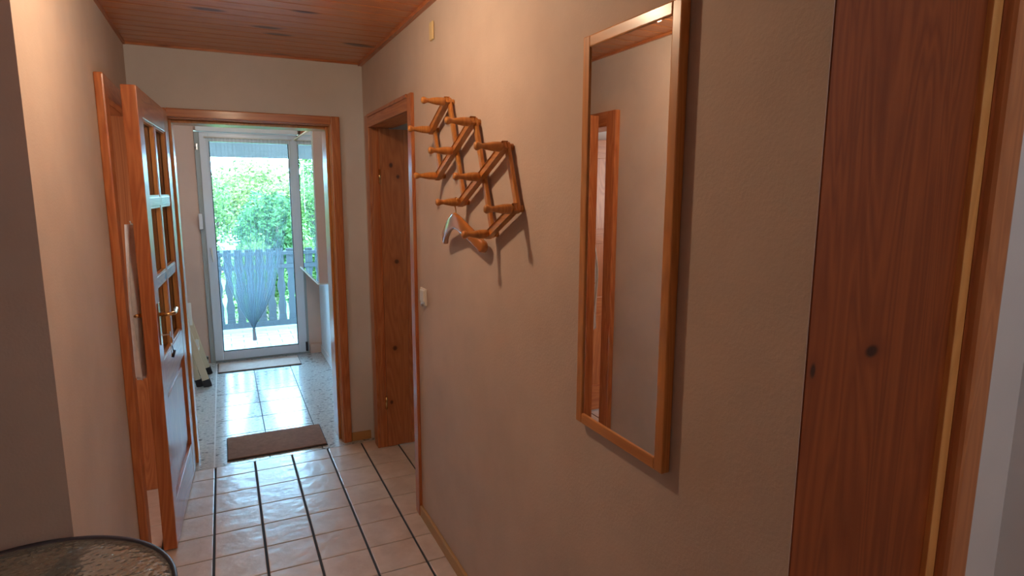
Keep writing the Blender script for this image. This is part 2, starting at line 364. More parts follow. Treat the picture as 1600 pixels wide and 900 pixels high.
# ------------------------------------------------------------------ door casings and linings
def trim(n, parts):
    t = thing('trim_%d' % n, kind='structure')
    for nm, a, m, bv in parts: boxo(nm, a, m, t, bv)
    return t
# right doorway (opens into the side room)
trim(4, [('near_casing', (XR-.016, XR, DR0-.056, DR0+.004, 0, 2.006), 'pine', .003),
         ('far_casing', (XR-.016, XR, DR1-.004, 3.648, 0, 2.006), 'pine', .003),
         ('head_casing', (XR-.0155, XR, DR0+.004, DR1-.004, 1.935, 2.006), 'pine_y', .003),
         ('head_casing_edge', (XR-.022, XR-.012, DR0+.004, DR1-.004, 1.990, 2.006), 'pine_y', .002),
         ('near_jamb', (XR+.001, XR+.125, DR0-.02, DR0, 0, 1.955), 'pine', 0),
         ('far_jamb', (XR+.001, XR+.105, DR1, DR1+.02, 0, 1.955), 'pine', 0),
         ('head_jamb', (XR+.001, XR+.125, DR0, DR1, 1.935, 1.955), 'pine_y', 0)])
# left doorway
trim(5, [('near_casing', (XL, XL+.032, DL0-.080, DL0+.004, 0, 2.010), 'pine', .006),
         ('far_casing', (XL, XL+.020, DL1-.004, DL1+.08, 0, 2.010), 'pine', .004),
         ('head_casing', (XL, XL+.030, DL0+.004, DL1-.004, 1.930, 2.010), 'pine_y', .004),
         ('near_jamb', (XL-.125, XL-.001, DL0-.02, DL0, 0, 1.95), 'pine', 0),
         ('far_jamb', (XL-.105, XL-.001, DL1, DL1+.02, 0, 1.95), 'pine', 0),
         ('head_jamb', (XL-.125, XL-.001, DL0, DL1, 1.93, 1.95), 'pine_y', 0)])
# back doorway
trim(6, [('right_casing', (DB1, DB1+.050, YB-.020, YB+.001, 0, 2.004), 'pine', .005),
         ('left_casing', (DB0-.050, DB0, YB-.020, YB+.001, 0, 2.004), 'pine', .005),
         ('head_casing', (DB0, DB1, YB-.0195, YB+.001, DBH, 2.004), 'pine_h', .005),
         ('right_jamb', (DB1-.004, DB1+.004, YB+.001, YV0+.02, 0, DBH), 'pine_light', 0),
         ('left_jamb', (DB0-.004, DB0+.004, YB+.001, YV0+.02, 0, DBH), 'pine_light', 0),
         ('head_jamb', (DB0, DB1, YB+.001, YV0+.02, DBH-.004, DBH+.004), 'pine_light', 0),
         ('right_stop', (DB1-.020, DB1-.004, YB+.06, YV0+.02, 0, DBH-.004), 'pine_light', .003),
         ('left_stop', (DB0+.004, DB0+.018, YB+.06, YV0+.02, 0, DBH-.004), 'pine_light', .003),
         ('head_stop', (DB0+.018, DB1-.020, YB+.06, YV0+.02, DBH-.020, DBH-.004), 'pine_light', .003),
         ('vestibule_casing', (DB1+.004, DB1+.05, YV0, YV0+.016, 0, 2.0), 'pine_light', .003)])
# near right opening: wide pine lining board, stop and post
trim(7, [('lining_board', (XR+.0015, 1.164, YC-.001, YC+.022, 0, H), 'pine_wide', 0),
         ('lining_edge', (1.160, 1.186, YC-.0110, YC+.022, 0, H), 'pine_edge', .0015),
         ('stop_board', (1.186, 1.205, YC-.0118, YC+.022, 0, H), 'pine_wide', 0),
         ('post', (1.196, 1.262, YC-.030, YC+.03, 0, H), 'pine_post', .009)])
# ------------------------------------------------------------------ doors
# door_1: open glazed leaf, hinged at the left jamb of the back doorway
LW, LT = .868, .054
ang = -math.atan2(.045, .87)
d1 = thing('door_1', 'open pine door with six glass panes hinged at the left of the back doorway', kind='structure', loc=(-.2565, 3.735, 0))
# local: x across the thickness, y from hinge (0) to free edge (-LW)
def leafpart(name, a, m, bev=.003, parent=None):
    o = obj(name, box(*a, bev=bev), m, None); o.parent = parent or d1; return o
d1.rotation_euler = (0, 0, 0)
ht = LT/2; ZT = 1.985
ST = .105
leafpart('stile', (-ht, ht, -LW, -LW+ST, .008, ZT), 'pine'); leafpart('stile', (-ht, ht, -ST, 0, .008, ZT), 'pine')
leafpart('rail', (-ht+.001, ht-.001, -LW+ST, -ST, ZT-.115, ZT), 'pine_y')
leafpart('rail', (-ht+.001, ht-.001, -LW+ST, -ST, .70, .84), 'pine_y')
leafpart('rail', (-ht+.001, ht-.001, -LW+ST, -ST, .008, .19), 'pine_y')
ylo, yhi, zlo, zhi = -LW+ST, -ST, .84, ZT-.115
ym = (ylo+yhi)/2; mw = .022
leafpart('mullion', (-ht+.004, ht-.004, ym-mw, ym+mw, zlo, zhi), 'pine')
rows = [zlo, zlo+(zhi-zlo)/3, zlo+2*(zhi-zlo)/3, zhi]
for zr in rows[1:3]:
    for (a, b_) in ((ylo, ym-mw), (ym+mw, yhi)): leafpart('glazing_bar', (-ht+.004, ht-.004, a, b_, zr-.02, zr+.02), 'pine_y')
for a, b_ in ((ylo, ym-mw), (ym+mw, yhi)):
    for q in range(3):
        z0 = rows[q] + (.02 if q else 0); z1 = rows[q+1] - (.02 if q < 2 else 0)
        p = leafpart('pane', (-.002, .002, a, b_, z0, z1), 'glass', 0)
        # glazing beads, both faces
        for sx in (-1, 1):
            x0, x1 = sorted((sx*.004, sx*(ht-.006)))
            bb = bmesh.new()
            bx(bb, x0, x1, a, b_, z0, z0+.009); bx(bb, x0, x1, a, b_, z1-.009, z1); bx(bb, x0, x1, a, a+.009, z0+.009, z1-.009); bx(bb, x0, x1, b_-.009, b_, z0+.009, z1-.009)
            q_ = obj('glazing_bead', bb, 'pine_light'); q_.parent = p
leafpart('panel', (-.010, .010, ylo, yhi, .19, .70), 'pine', .002)
leafpart('raised_field', (-.017, .017, ylo+.05, yhi-.05, .24, .65), 'pine', .006)
for sx in (-1, 1):
    hy, hz = -LW+.055, 1.055
    bm = bmesh.new(); x0, x1 = sorted((sx*ht, sx*(ht+.004))); bx(bm, x0, x1, hy-.019, hy+.019, hz-.13, hz+.05, bev=.0015)
    pl = obj('handle_plate', bm, 'brass'); pl.parent = d1
    bm = bmesh.new(); tube(bm, [(sx*(ht+.003), hy, hz), (sx*(ht+.045), hy, hz), (sx*(ht+.055), hy+.012, hz), (sx*(ht+.055), hy+.06, hz-.004), (sx*(ht+.052), hy+.115, hz)], [.009, .008, .008, .0075, .0095])
    h_ = obj('lever_handle', bm, 'brass', smooth=True); h_.parent = d1
d1.rotation_euler = (0, 0, ang)
def d1w(x, yv, z):
    c, s = math.cos(ang), math.sin(ang); return (d1.location.x + x*c - yv*s, d1.location.y + x*s + yv*c, z)
# keys hanging from the lock
kx, ky, kz = d1w(ht+.004, -LW+.055, .965)
kt = thing('key_bunch', 'small bunch of keys hanging from the lock of the open glazed door', 'keys', loc=(kx, ky, kz))
bm = bmesh.new(); tube(bm, [(kx-.006, ky, kz), (kx+.03, ky, kz)], .003, 8); bx(bm, kx+.03, kx+.034, ky-.010, ky+.010, kz-.012, kz+.012, bev=.001); obj('key', bm, 'steel', kt)
bm = bmesh.new(); cc = Vector((kx+.034, ky, kz-.030)); tube(bm, [cc + Vector((0.004*math.sin(a*PI/8), .014*math.sin(a*PI/8), .022*math.cos(a*PI/8))) for a in range(17)], .0013, 6, cap=False); obj('key_ring', bm, 'steel', kt, True)
bm = bmesh.new(); bx(bm, kx+.030, kx+.033, ky-.004, ky+.004, kz-.095, kz-.05, bev=.0008); tube(bm, [(kx+.0300, ky, kz-.048), (kx+.0335, ky, kz-.048)], .011, 14); obj('key', bm, 'brass', kt)
bm = bmesh.new(); tube(bm, [(kx+.034, ky+.004, kz-.085), (kx+.044, ky+.004, kz-.088)], .017, 18); tube(bm, [(kx+.036, ky+.003, kz-.050), (kx+.038, ky+.003, kz-.075)], .002, 6); obj('key_fob', bm, 'darkmetal', kt)
# white cloth hanging on the rear face of the glazed door
cx, cyy, _ = d1w(-ht, -LW+.10, 0)
ct = thing('hanging_cloth', 'narrow white cloth hanging on the rear face of the glazed door by its handle', 'cloth', loc=(cx, cyy, 1.44))
bm = bmesh.new(); nz, ny = 34, 26
for side in (0, 1):
    pass
grid = []
for a in range(nz+1):
    t = a/nz; z = 1.435 - t*.655; row = []
    for b_ in range(ny+1):
        s = b_/ny; wdt = .03 + .10*min(1, t*2.2)
        X = cx - .026 - .018*math.sin(s*PI*5 + .6*math.sin(t*4)) - .008*t
        Yv = cyy - wdt*.5 + s*wdt + .006*math.sin(t*9+s*3); Z = z + (.012*math.sin(s*9) if a == nz else 0)
        row.append(bm.verts.new((X, Yv, Z)))
    grid.append(row)
for a in range(nz):
    for b_ in range(ny): bm.faces.new((grid[a][b_], grid[a+1][b_], grid[a+1][b_+1], grid[a][b_+1]))
o = obj('cloth_panel', bm, 'cloth', ct, True); md = o.modifiers.new('thick', 'SOLIDIFY'); md.thickness = .0035
bm = bmesh.new(); tube(bm, [(cx+.004, cyy, 1.435), (cx-.022, cyy, 1.437), (cx-.026, cyy, 1.45)], .003, 8); obj('hook', bm, 'white', ct, True)
# door_2: pine leaf of the right doorway, swung into the side room
d2 = thing('door_2', 'knotty pine door leaf swung open into the room beyond the right doorway', kind='structure', loc=(.842, 3.55, 0))
for nm, a, m in (('leaf_board', (.842, .985, 3.550, 3.588, .008, 1.93), 'pine_jamb'), ('leaf_board', (.986, 1.13, 3.550, 3.588, .008, 1.93), 'pine'),
              ('leaf_board', (1.131, 1.29, 3.550, 3.588, .008, 1.93), 'pine'), ('leaf_board', (1.291, 1.45, 3.550, 3.588, .008, 1.93), 'pine'), ('leaf_board', (1.451, 1.61, 3.550, 3.588, .008, 1.93), 'pine')):
    o = boxo(nm, a, m, d2)
d2.children[0].data.transform(Matrix.Translation(Vector((.842, 3.55, 0)))); d2.children[0].location = (-.842, -3.55, 0)
bm = bmesh.new(); tube(bm, [(.838, 3.553, .25), (.838, 3.553, .33)], .007, 10); obj('hinge', bm, 'brass', d2, True)
bm = bmesh.new(); tube(bm, [(.838, 3.553, 1.62), (.838, 3.553, 1.70)], .007, 10); obj('hinge', bm, 'brass', d2, True)
# door_3: panelled leaf of the left doorway, swung into the left room
d3 = thing('door_3', 'orange pine panelled door leaf swung open into the room beyond the left doorway', kind='structure', loc=(-.465, 3.55, 0))
yy0, yy1 = 3.553, 3.593
for a, m in (((-.575, -.465, yy0, yy1, .008, 1.925), 'pine'), ((-1.275, -1.165, yy0, yy1, .008, 1.925), 'pine')): boxo('stile', a, m, d3, .002)
for z0, z1 in ((.008, .19), (.70, .84), (1.22, 1.32), (1.80, 1.925)): boxo('rail', (-1.165, -.575, yy0+.0005, yy1-.0005, z0, z1), 'pine_h', d3, .002)
for z0, z1 in ((.19, .70), (.84, 1.22), (1.32, 1.80)): boxo('panel', (-1.165, -.575, yy0+.012, yy1-.012, z0, z1), 'pine', d3)
# ------------------------------------------------------------------ balcony door (door_4)
d4 = thing('door_4', 'white framed glazed balcony door at the far end behind a gathered sheer curtain', kind='structure', loc=(.26, 6.09, 0))
FY0, FY1 = 6.085, 6.165
for nm, a in (('frame_post', (-.183, -.140, FY0, FY1, 0, 2.085)), ('frame_post', (.664, .690, FY0, FY1, 0, 2.085)), ('frame_head', (-.140, .664, FY0, FY1, 2.072, 2.085)), ('frame_sill', (-.140, .664, FY0, FY1, 0, .018))):
    boxo(nm, a, 'pvc_grey' if nm != 'frame_head' else 'pvc', d4, .003)
LY0, LY1 = 6.070, 6.140
for nm, a in (('leaf_stile', (-.143, -.070, LY0, LY1, .02, 2.075)), ('leaf_stile', (.592, .668, LY0, LY1, .02, 2.075)), ('leaf_rail', (-.070, .592, LY0, LY1, 2.003, 2.075)), ('leaf_rail', (-.070, .592, LY0, LY1, .02, .098))):
    boxo(nm, a, 'pvc', d4, .005)
boxo('pane', (-.070, .592, 6.103, 6.107, .098, 2.003), 'glass', d4)
bm = bmesh.new()
for a in ((-.070, .592, 6.078, 6.100, .098, .106), (-.070, -.063, 6.078, 6.100, .106, 2.003), (.585, .592, 6.078, 6.100, .106, 2.003)): bx(bm, *a)
obj('pane_seal', bm, 'darkmetal', d4)
bm = bmesh.new(); bx(bm, -.125, -.095, 6.060, 6.070, .985, 1.075, bev=.003); hp = obj('handle_plate', bm, 'pvc', d4)
bm = bmesh.new(); tube(bm, [(-.11, 6.062, 1.06), (-.11, 6.035, 1.06), (-.108, 6.025, 1.05), (-.098, 6.022, .945)], [.009, .009, .009, .008]); obj('lever_handle', bm, 'white', hp, True)
bm = bmesh.new(); bx(bm, -.190, -.160, 6.045, 6.086, 1.235, 1.375, bev=.006); obj('hinge_cover', bm, 'pvc', d4)
bm = bmesh.new(); tube(bm, [(-.165, 6.075, 1.93), (-.165, 6.075, 1.98)], .012, 10); tube(bm, [(-.165, 6.075, 1.955), (-.185, 6.06, 1.955)], .006, 8); obj('hinge', bm, 'steel', d4)
bm = bmesh.new(); bx(bm, .655, .675, 6.050, 6.075, .03, .12, bev=.003); obj('hinge', bm, 'darkmetal', d4)
bb = tag(boxo('roller_blind_box', (-.165, .675, 6.02, 6.098, 2.088, 2.17), 'wall_white', bev=.003), 'pale roller blind box mounted above the balcony door', 'blind box')
pb = tag(boxo('pine_board', (.700, .808, 5.99, 6.098, 2.09, 2.28), 'pine_h', bev=.002), 'short pine board fixed high up between the blind box and the mirror cabinet', 'board')
# sheer curtain
cu = thing('sheer_curtain', 'white sheer curtain gathered and tied low in front of the balcony door pane', 'curtain', loc=(.2, 6.045, .2))
prof = [(2.035, -.095, .610), (1.87, -.088, .606), (1.5, -.075, .585), (1.2, -.060, .525), (1.0, -.048, .480), (.85, -.025, .445), (.70, .015, .405), (.55, .068, .345), (.44, .120, .285), (.36, .165, .232), (.31, .186, .210), (.295, .189, .207)]
def pw(z):
    for (z0, a0, b0), (z1, a1, b1) in zip(prof, prof[1:]):
        if z1 <= z <= z0:
            t = (z0-z)/(z0-z1); return a0+(a1-a0)*t, b0+(b1-b0)*t
    return prof[-1][1:]
bm = bmesh.new(); NZ, NX = 90, 260; grid = []
for a in range(NZ+1):
    z = 2.035 - (2.035-.295)*a/NZ; l_, r_ = pw(z); row = []; g_ = 1-(r_-l_)/.71
    for b_ in range(NX+1):
        s = b_/NX; ss = s + .012*math.sin(s*31)*(1-g_*.6)
        amp = .0045 + .016*g_*min(1, (r_-l_)/.25)
        yv = 6.040 + amp*math.sin(ss*2*PI*15 + .8*math.sin(z*2.2+s*4)) + amp*.5*math.sin(ss*2*PI*37 + z)
        row.append(bm.verts.new((l_ + ss*(r_-l_), yv, z)))
    grid.append(row)
for a in range(NZ):
    for b_ in range(NX): bm.faces.new((grid[a][b_], grid[a+1][b_], grid[a+1][b_+1], grid[a][b_+1]))
obj('curtain_fabric', bm, 'sheer', cu, True)
bm = bmesh.new(); grid = []
for a in range(13):
    z = .288 - .10*a/12; hw = .010 + .006*a/12; cx2 = .198 + .004*a/12
    grid.append([bm.verts.new((cx2 + hw*math.cos(k*2*PI/24)*(1+.25*math.sin(k*2*PI*5/24)), 6.042 + hw*.6*math.sin(k*2*PI/24)*(1+.25*math.sin(k*2*PI*5/24)), z)) for k in range(24)])
for a in range(12):
    for k in range(24): bm.faces.new((grid[a][k], grid[a+1][k], grid[a+1][(k+1) % 24], grid[a][(k+1) % 24]))
obj('curtain_tail', bm, plain('gathered_voile', (.62, .68, .78), .9), cu, True)
bm = bmesh.new(); tube(bm, [(.198+.014*math.cos(a*PI/8), 6.042+.011*math.sin(a*PI/8), .292) for a in range(17)], .004, 8, False); obj('tie_band', bm, 'cloth', cu, True)
bm = bmesh.new(); tube(bm, [(-.105, 6.046, 2.037), (.62, 6.046, 2.037)], .006, 10); bx(bm, -.105, -.090, 6.046, 6.072, 2.03, 2.045); bx(bm, .605, .62, 6.046, 6.072, 2.03, 2.045); obj('curtain_rod', bm, 'white', cu, True)
# ------------------------------------------------------------------ vestibule things
cab = thing('mirror_cabinet', 'wall cabinet with mirrored front hanging on the right wall of the vestibule', 'cabinet', loc=(.80, 4.80, .87))
boxo('body', (.642, .808, 4.80, 5.97, .872, 2.03), 'wall_beige', cab, .003)
boxo('mirror_front', (.632, .6415, 4.802, 5.385, .880, 2.022), 'mirror2', cab, .002); boxo('mirror_front', (.632, .6415, 5.388, 5.968, .880, 2.022), 'mirror2', cab, .002)
boxo('bottom_edge', (.630, .806, 4.80, 5.97, .862, .8715), 'white', cab); boxo('top_edge', (.630, .806, 4.80, 5.97, 2.0305, 2.04), 'white', cab)
st = thing('folding_step_stool', 'cream folding step stool with black feet leaning at the left of the balcony door', 'step stool', loc=(-.25, 5.6, 0))
def rail_(y0, dx, name='side_rail'):
    p = Vector((-.205+dx, y0, .045)); q = Vector((-.205+dx-.235, y0, 1.02))
    bm = bmesh.new(); bar(bm, p, q, .022, .045, (1, 0, .2), .003); o = obj(name, bm, 'cream', st)
    bm = bmesh.new(); bar(bm, p - (q-p).normalized()*.043, p + (q-p).normalized()*.012, .027, .052, (1, 0, .2), .004); obj('foot', bm, 'black', st)
    return p, q
rail_(5.345, 0); rail_(5.72, 0)
def leg2(y0):
    p = Vector((-.262, y0, .045)); q = Vector((-.425, y0, .78))
    bm = bmesh.new(); bar(bm, p, q, .018, .035, (1, 0, .2), .003); obj('rear_leg', bm, 'cream', st)
    bm = bmesh.new(); bar(bm, p - (q-p).normalized()*.043, p + (q-p).normalized()*.012, .024, .042, (1, 0, .2), .004); obj('foot', bm, 'black', st)
leg2(5.375); leg2(5.69)
for t in (.25, .5, .75, .97):
    X = -.205-.235*t; Z = .045+.975*t
    bm = bmesh.new(); bar(bm, (X-.004, 5.357, Z), (X-.004, 5.708, Z), .075, .02, (1, 0, .25), .003); obj('step', bm, 'cream', st)
bm = bmesh.new(); bx(bm, -.305, -.270, 5.33, 5.337, .52, .70, bev=.002); obj('hinge_plate', bm, 'white', st)
bm = bmesh.new(); bx(bm, -.27, -.235, 5.335, 5.34, .33, .40, bev=.002); obj('hinge_plate', bm, 'white', st)
def doormat(name, label, x0, x1, y0, y1, m, skew=0):
    t = thing(name, label, 'doormat', loc=((x0+x1)/2, (y0+y1)/2, 0))
    boxo('backing', (x0-.006, x1+.006, y0-.006, y1+.006, .0005, .006), 'mat_edge', t, .001)
    bm = box(x0, x1, y0, y1, .006, .012, bev=.002); obj('pile', bm, m, t); return t
doormat('doormat', 'plain brown doormat lying across the threshold of the back doorway', -.062, .500, 3.752, 4.105, 'mat_brown')
doormat('doormat', 'rose beige doormat lying directly in front of the balcony door', -.118, .565, 5.70, 6.005, 'mat_pink')
# ------------------------------------------------------------------ terrace
te = tag(boxo('floor', (-1.6, 2.2, 6.24, 8.0, -.12, -.045), 'terrazzo_joint'), kind='structure')
tw, td = .25, .13
row = 0; yv = 6.26
while yv < 7.55:
    x = -1.0 + (tw/2 if row % 2 else 0)
    while x < 1.7:
        boxo('terrace_tile', (x+.003, x+tw-.003, yv+.003, yv+td-.003, -.05, -.030), 'deck_tile', te); x += tw
    yv += td; row += 1
fe = thing('balcony_fence', 'dark grey wooden balcony fence with turned cut-outs between its boards', 'fence', loc=(.3, 7.62, -.03))
pitch = .1125; gx0 = -.037
def halfgap(z):
    t = (z-.05)/(.68-.05)
    if z > .72: return .015
    if t < 0 or t > 1: return .010
    return .010 + .017*max(0, math.sin(PI*min(1, t/.30)))**1.5*(t < .30)*.4 + .017*(math.sin(PI*(t-.30)/.32)**1.4 if .30 < t < .62 else 0) + .016*(math.sin(PI*(t-.66)/.34)**1.4 if .66 < t < 1 else 0)
for k in range(-8, 15):
    c = gx0 + (k+.5)*pitch; zs = [.03 + i*.035 for i in range(26)]
    poly = [(c + pitch/2 - halfgap(z), z) for z in zs] + [(c - pitch/2 + halfgap(z), z) for z in reversed(zs)]
    bm = bmesh.new(); prism(bm, poly, 1, 7.60, 7.622); obj('fence_board', bm, 'fence', fe)
for nm, a in (('bottom_rail', (-1.1, 2.0, 7.575, 7.60, -.01, .055)), ('mid_rail', (-1.1, 2.0, 7.58, 7.60, .675, .725)), ('top_rail', (-1.1, 2.0, 7.56, 7.66, .835, .875))): boxo(nm, a, 'fence', fe, .004)
for x in (-1.05, 1.95): boxo('post', (x-.04, x+.04, 7.625, 7.70, -.03, .87), 'fence', fe, .004)
ev = thing('balcony_roof', 'low wooden eave over the balcony seen through the top of the curtain', 'roof', loc=(.3, 7.8, 1.96))
for k in range(12):
    boxo('eave_board', (-2.0, 3.0, 6.30+k*.135, 6.425+k*.135, 2.30-k*.010, 2.32-k*.010), 'eave', ev)
boxo('fascia_board', (-2.0, 3.0, 7.90, 7.93, 1.960, 2.36), 'eave', ev)
tag(boxo('garden_ground', (-40, 45, 8.0, 70, -.9, -.7), 'soil'), kind='structure')
# shrubs and trees: clouds of leaf blades
def foliage(name, c, rad, n, size, m, parent, hang=0):
    vs_ = []; fs = []
    rnd = random.Random(len(name)*31 + n)
    lobes = [(Vector((rnd.uniform(-.6, .6)*rad[0], rnd.uniform(-.6, .6)*rad[1], rnd.uniform(-.6, .6)*rad[2])), rnd.uniform(.35, .6)) for _ in range(9)]
    for i in range(n):
        lc, ls = lobes[i % 9]
        d = Vector((rnd.gauss(0, 1), rnd.gauss(0, 1), rnd.gauss(0, 1))).normalized(); t = rnd.random()**.4
        p = Vector(c) + lc + Vector((d.x*rad[0]*ls*t, d.y*rad[1]*ls*t, d.z*rad[2]*ls*t))
        a = Vector((rnd.gauss(0, 1), rnd.gauss(0, 1), rnd.gauss(0, .6))).normalized(); b_ = a.orthogonal().normalized()*.45
        s = size*rnd.uniform(.6, 1.3); i0 = len(vs_)
        vs_ += [p - a*s*.5, p + b_*s*.5, p + a*s*.5, p - b_*s*.5]; fs.append((i0, i0+1, i0+2, i0+3))
    off = wloc(parent); me = bpy.data.meshes.new('foliage'); me.from_pydata([v-off for v in vs_], [], fs); me.materials.append(M[m])
    o = bpy.data.objects.new('foliage', me); C.objects.link(o); o.parent = parent; return o
def bush(name, label, cat, x, yv, z, rad, n, size, m, group=None, trunk=.05):
    t = thing(name, label, cat, loc=(x, yv, -.7), group='shrubs behind the balcony fence' if cat == 'shrub' else 'garden trees')
    foliage(label, (x, yv, z), rad, n, size, m, t)
    bm = bmesh.new()
    for q in range(4):
        a = q*1.7; tube(bm, [(x+.05*math.cos(a), yv+.05*math.sin(a), -.72), (x+.2*rad[0]*math.cos(a), yv+.2*rad[1]*math.sin(a), z-.4*rad[2]), (x+.45*rad[0]*math.cos(a), yv+.4*rad[1]*math.sin(a), z+.3*rad[2])], [trunk, trunk*.7, trunk*.3], 7)
    obj('stem', bm, 'bark', t); return t
bush('flowering_shrub', 'yellow green shrub close behind the left end of the balcony fence', 'shrub', -.42, 8.75, .45, (.36, .36, .75), 5200, .06, 'leaf_c')
bush('garden_shrub', 'bright green shrub behind the middle of the balcony fence', 'shrub', .42, 8.80, .25, (.36, .36, .7), 5200, .06, 'leaf_a')
bush('garden_shrub', 'yellowish shrub behind the right end of the balcony fence', 'shrub', 1.25, 8.75, .45, (.36, .36, .8), 5200, .06, 'leaf_c')
bush('garden_tree', 'tall loose tree left of the far house with pale leaves', 'tree', -.50, 12.8, .7, (1.0, .8, 1.35), 12000, .09, 'leaf_a', trunk=.08)
bush('garden_tree', 'blue green tree in the middle of the garden', 'tree', .70, 10.9, .70, (.60, .6, 1.0), 12000, .075, 'leaf_b', trunk=.07)
bush('garden_tree', 'dense leafy tree at the right of the garden', 'tree', 2.15, 12.6, 1.3, (.80, .8, 1.6), 9000, .09, 'leaf_b', trunk=.08)
bush('garden_tree', 'broad yellow green tree far behind the fence', 'tree', 1.5, 17.5, .7, (2.6, 1.5, 1.75), 16000, .15, 'leaf_c', trunk=.12)
bush('garden_tree', 'distant green tree at the far end of the garden left of the house', 'tree', -3.2, 22.5, 1.2, (2.9, 1.5, 2.2), 12000, .2, 'leaf_a', trunk=.12)
hs = thing('far_house', 'distant house with a brown gabled roof above the treetops', 'house', loc=(1.6, 27, -.7))
boxo('house_wall', (-.5, 3.2, 26, 31, -.7, 1.6), 'housewall', hs)
for x in (.2, 1.3, 2.4): 
    wd = boxo('house_window', (x-.35, x+.35, 25.96, 25.99, .4, 1.3), 'pvc', hs); boxo('window_pane', (x-.28, x+.28, 25.93, 25.958, .47, 1.23), 'darkmetal', wd)
bm = bmesh.new(); prism(bm, [(-.9, 1.65), (1.35, 2.35), (3.6, 1.65), (3.6, 1.52), (1.35, 2.22), (-.9, 1.52)], 1, 25.2, 31.5); obj('roof', bm, 'roof', hs)
bm = bmesh.new(); prism(bm, [(-.5, 1.6), (1.35, 2.2), (3.2, 1.6)], 1, 26.0, 30.9); obj('gable', bm, 'housewall', hs)
# ------------------------------------------------------------------ peg rack on the right wall
KS = 1.012
O = Vector((0, 2.1532*KS, 1.575+(1.896-1.575)*KS)); U = Vector((0, -.17853, .08325))*KS; V = Vector((0, -.07119, -.17875))*KS
co = dict(A=(0, 0), B=(-1, 0), C=(1, 1), D=(0, 1), E=(-1, 1), F=(2, 2), G=(1, 2), H=(0, 2), I=(2, 3), J=(1, 3))
P = {k: O + U*a + V*b_ for k, (a, b_) in co.items()}
rk = thing('peg_rack', 'honey coloured folding lattice coat rack with ten turned pegs on the right wall', 'coat rack', loc=(XR, P['D'].y, P['D'].z))
XF, XB = .768, .780      # centre of front slats / rear slats
for a, b_ in (('B', 'A'), ('E', 'C'), ('H', 'F'), ('J', 'I')):
    bm = bmesh.new(); p = P[a].copy(); q = P[b_].copy(); p.x = q.x = XF; bar(bm, p, q, .023, .0125, (1, 0, 0), .004, .012); obj('front_slat', bm, 'rack_y', rk)
for a, b_ in (('A', 'H'), ('C', 'J'), ('F', 'I'), ('B', 'E')):
    bm = bmesh.new(); p = P[a].copy(); q = P[b_].copy(); p.x = q.x = XB; bar(bm, p, q, .023, .0125, (1, 0, 0), .004, .012); obj('rear_slat', bm, 'rack', rk)
for k, p in P.items():
    bm = bmesh.new()
    tube(bm, [(.7625, p.y, p.z), (.758, p.y, p.z), (.750, p.y, p.z), (.732, p.y, p.z), (.715, p.y, p.z), (.700, p.y, p.z), (.693, p.y, p.z), (.686, p.y, p.z), (.679, p.y, p.z), (.674, p.y, p.z), (.672, p.y, p.z)],
         [.0120, .0145, .0148, .0140, .0110, .0078, .0085, .0120, .0130, .0095, .003], 16)
    obj('peg', bm, 'rack', rk, True)
for k in 'AFIJBEHC':
    p = P[k]; bm = bmesh.new(); tube(bm, [(.785, p.y, p.z), (XR+.001, p.y, p.z)], .0105, 14); obj('spacer', bm, 'rack', rk, True)
# hanger on peg H
HX = .744; hy, hz = P['H'].y-.010, P['H'].z
hg = thing('clothes_hanger', 'varnished wooden clothes hanger hooked on the lower left peg of the rack', 'hanger', loc=(HX, hy, hz-.05))
bm = bmesh.new(); pts = [(HX, hy+.0150*math.cos(t_), hz+.0015+.0150*math.sin(t_)) for t_ in [math.radians(d_) for d_ in range(200, -60, -20)]]
pts += [(HX, hy+.006, hz-.020), (HX, hy+.001, hz-.028), (HX, hy, hz-.050)]
tube(bm, pts, .0020, 8); obj('hook', bm, 'brass', hg, True)
bm = bmesh.new(); n = 40; zc = hz-.046; W_ = .205
def arm(s):
    a = abs(s); zz = zc - .018 - .088*a**1.35; xx = HX + .028*a*a - .004*(1-a)
    hh = .0225 + .006*(1-a)**2; tt = .0075 + .006*a**2
    if a > .9: q = math.sqrt(max(0.03, 1-((a-.9)/.1)**2)); hh *= q; tt *= q
    return hy + s*W_, zz, xx, hh, tt
rings = []
for i in range(n*2+1):
    s = -1 + i/n; yc, zz, xx, hh, tt = arm(s)
    e = .06; ya, za = arm(max(-1, s-e))[:2]; yb, zb = arm(min(1, s+e))[:2]; d = Vector((0, yb-ya, zb-za)).normalized(); nrm = Vector((0, -d.z, d.y))
    sq = lambda v: math.copysign(abs(v)**.6, v)
    rings.append([bm.verts.new(Vector((xx, yc, zz)) + nrm*hh*sq(math.sin(k*2*PI/20)) + Vector((1, 0, 0))*tt*sq(math.cos(k*2*PI/20))) for k in range(20)])
for i in range(len(rings)-1):
    for k in range(20): bm.faces.new((rings[i][k], rings[i+1][k], rings[i+1][(k+1) % 20], rings[i][(k+1) % 20]))
bm.faces.new(rings[0]); bm.faces.new(rings[-1][::-1]); bmesh.ops.recalc_face_normals(bm, faces=bm.faces)
o = obj('hanger_arm', bm, plain('varnished_hanger_wood', (.50, .19, .05), .2, coat=.8), hg, True)
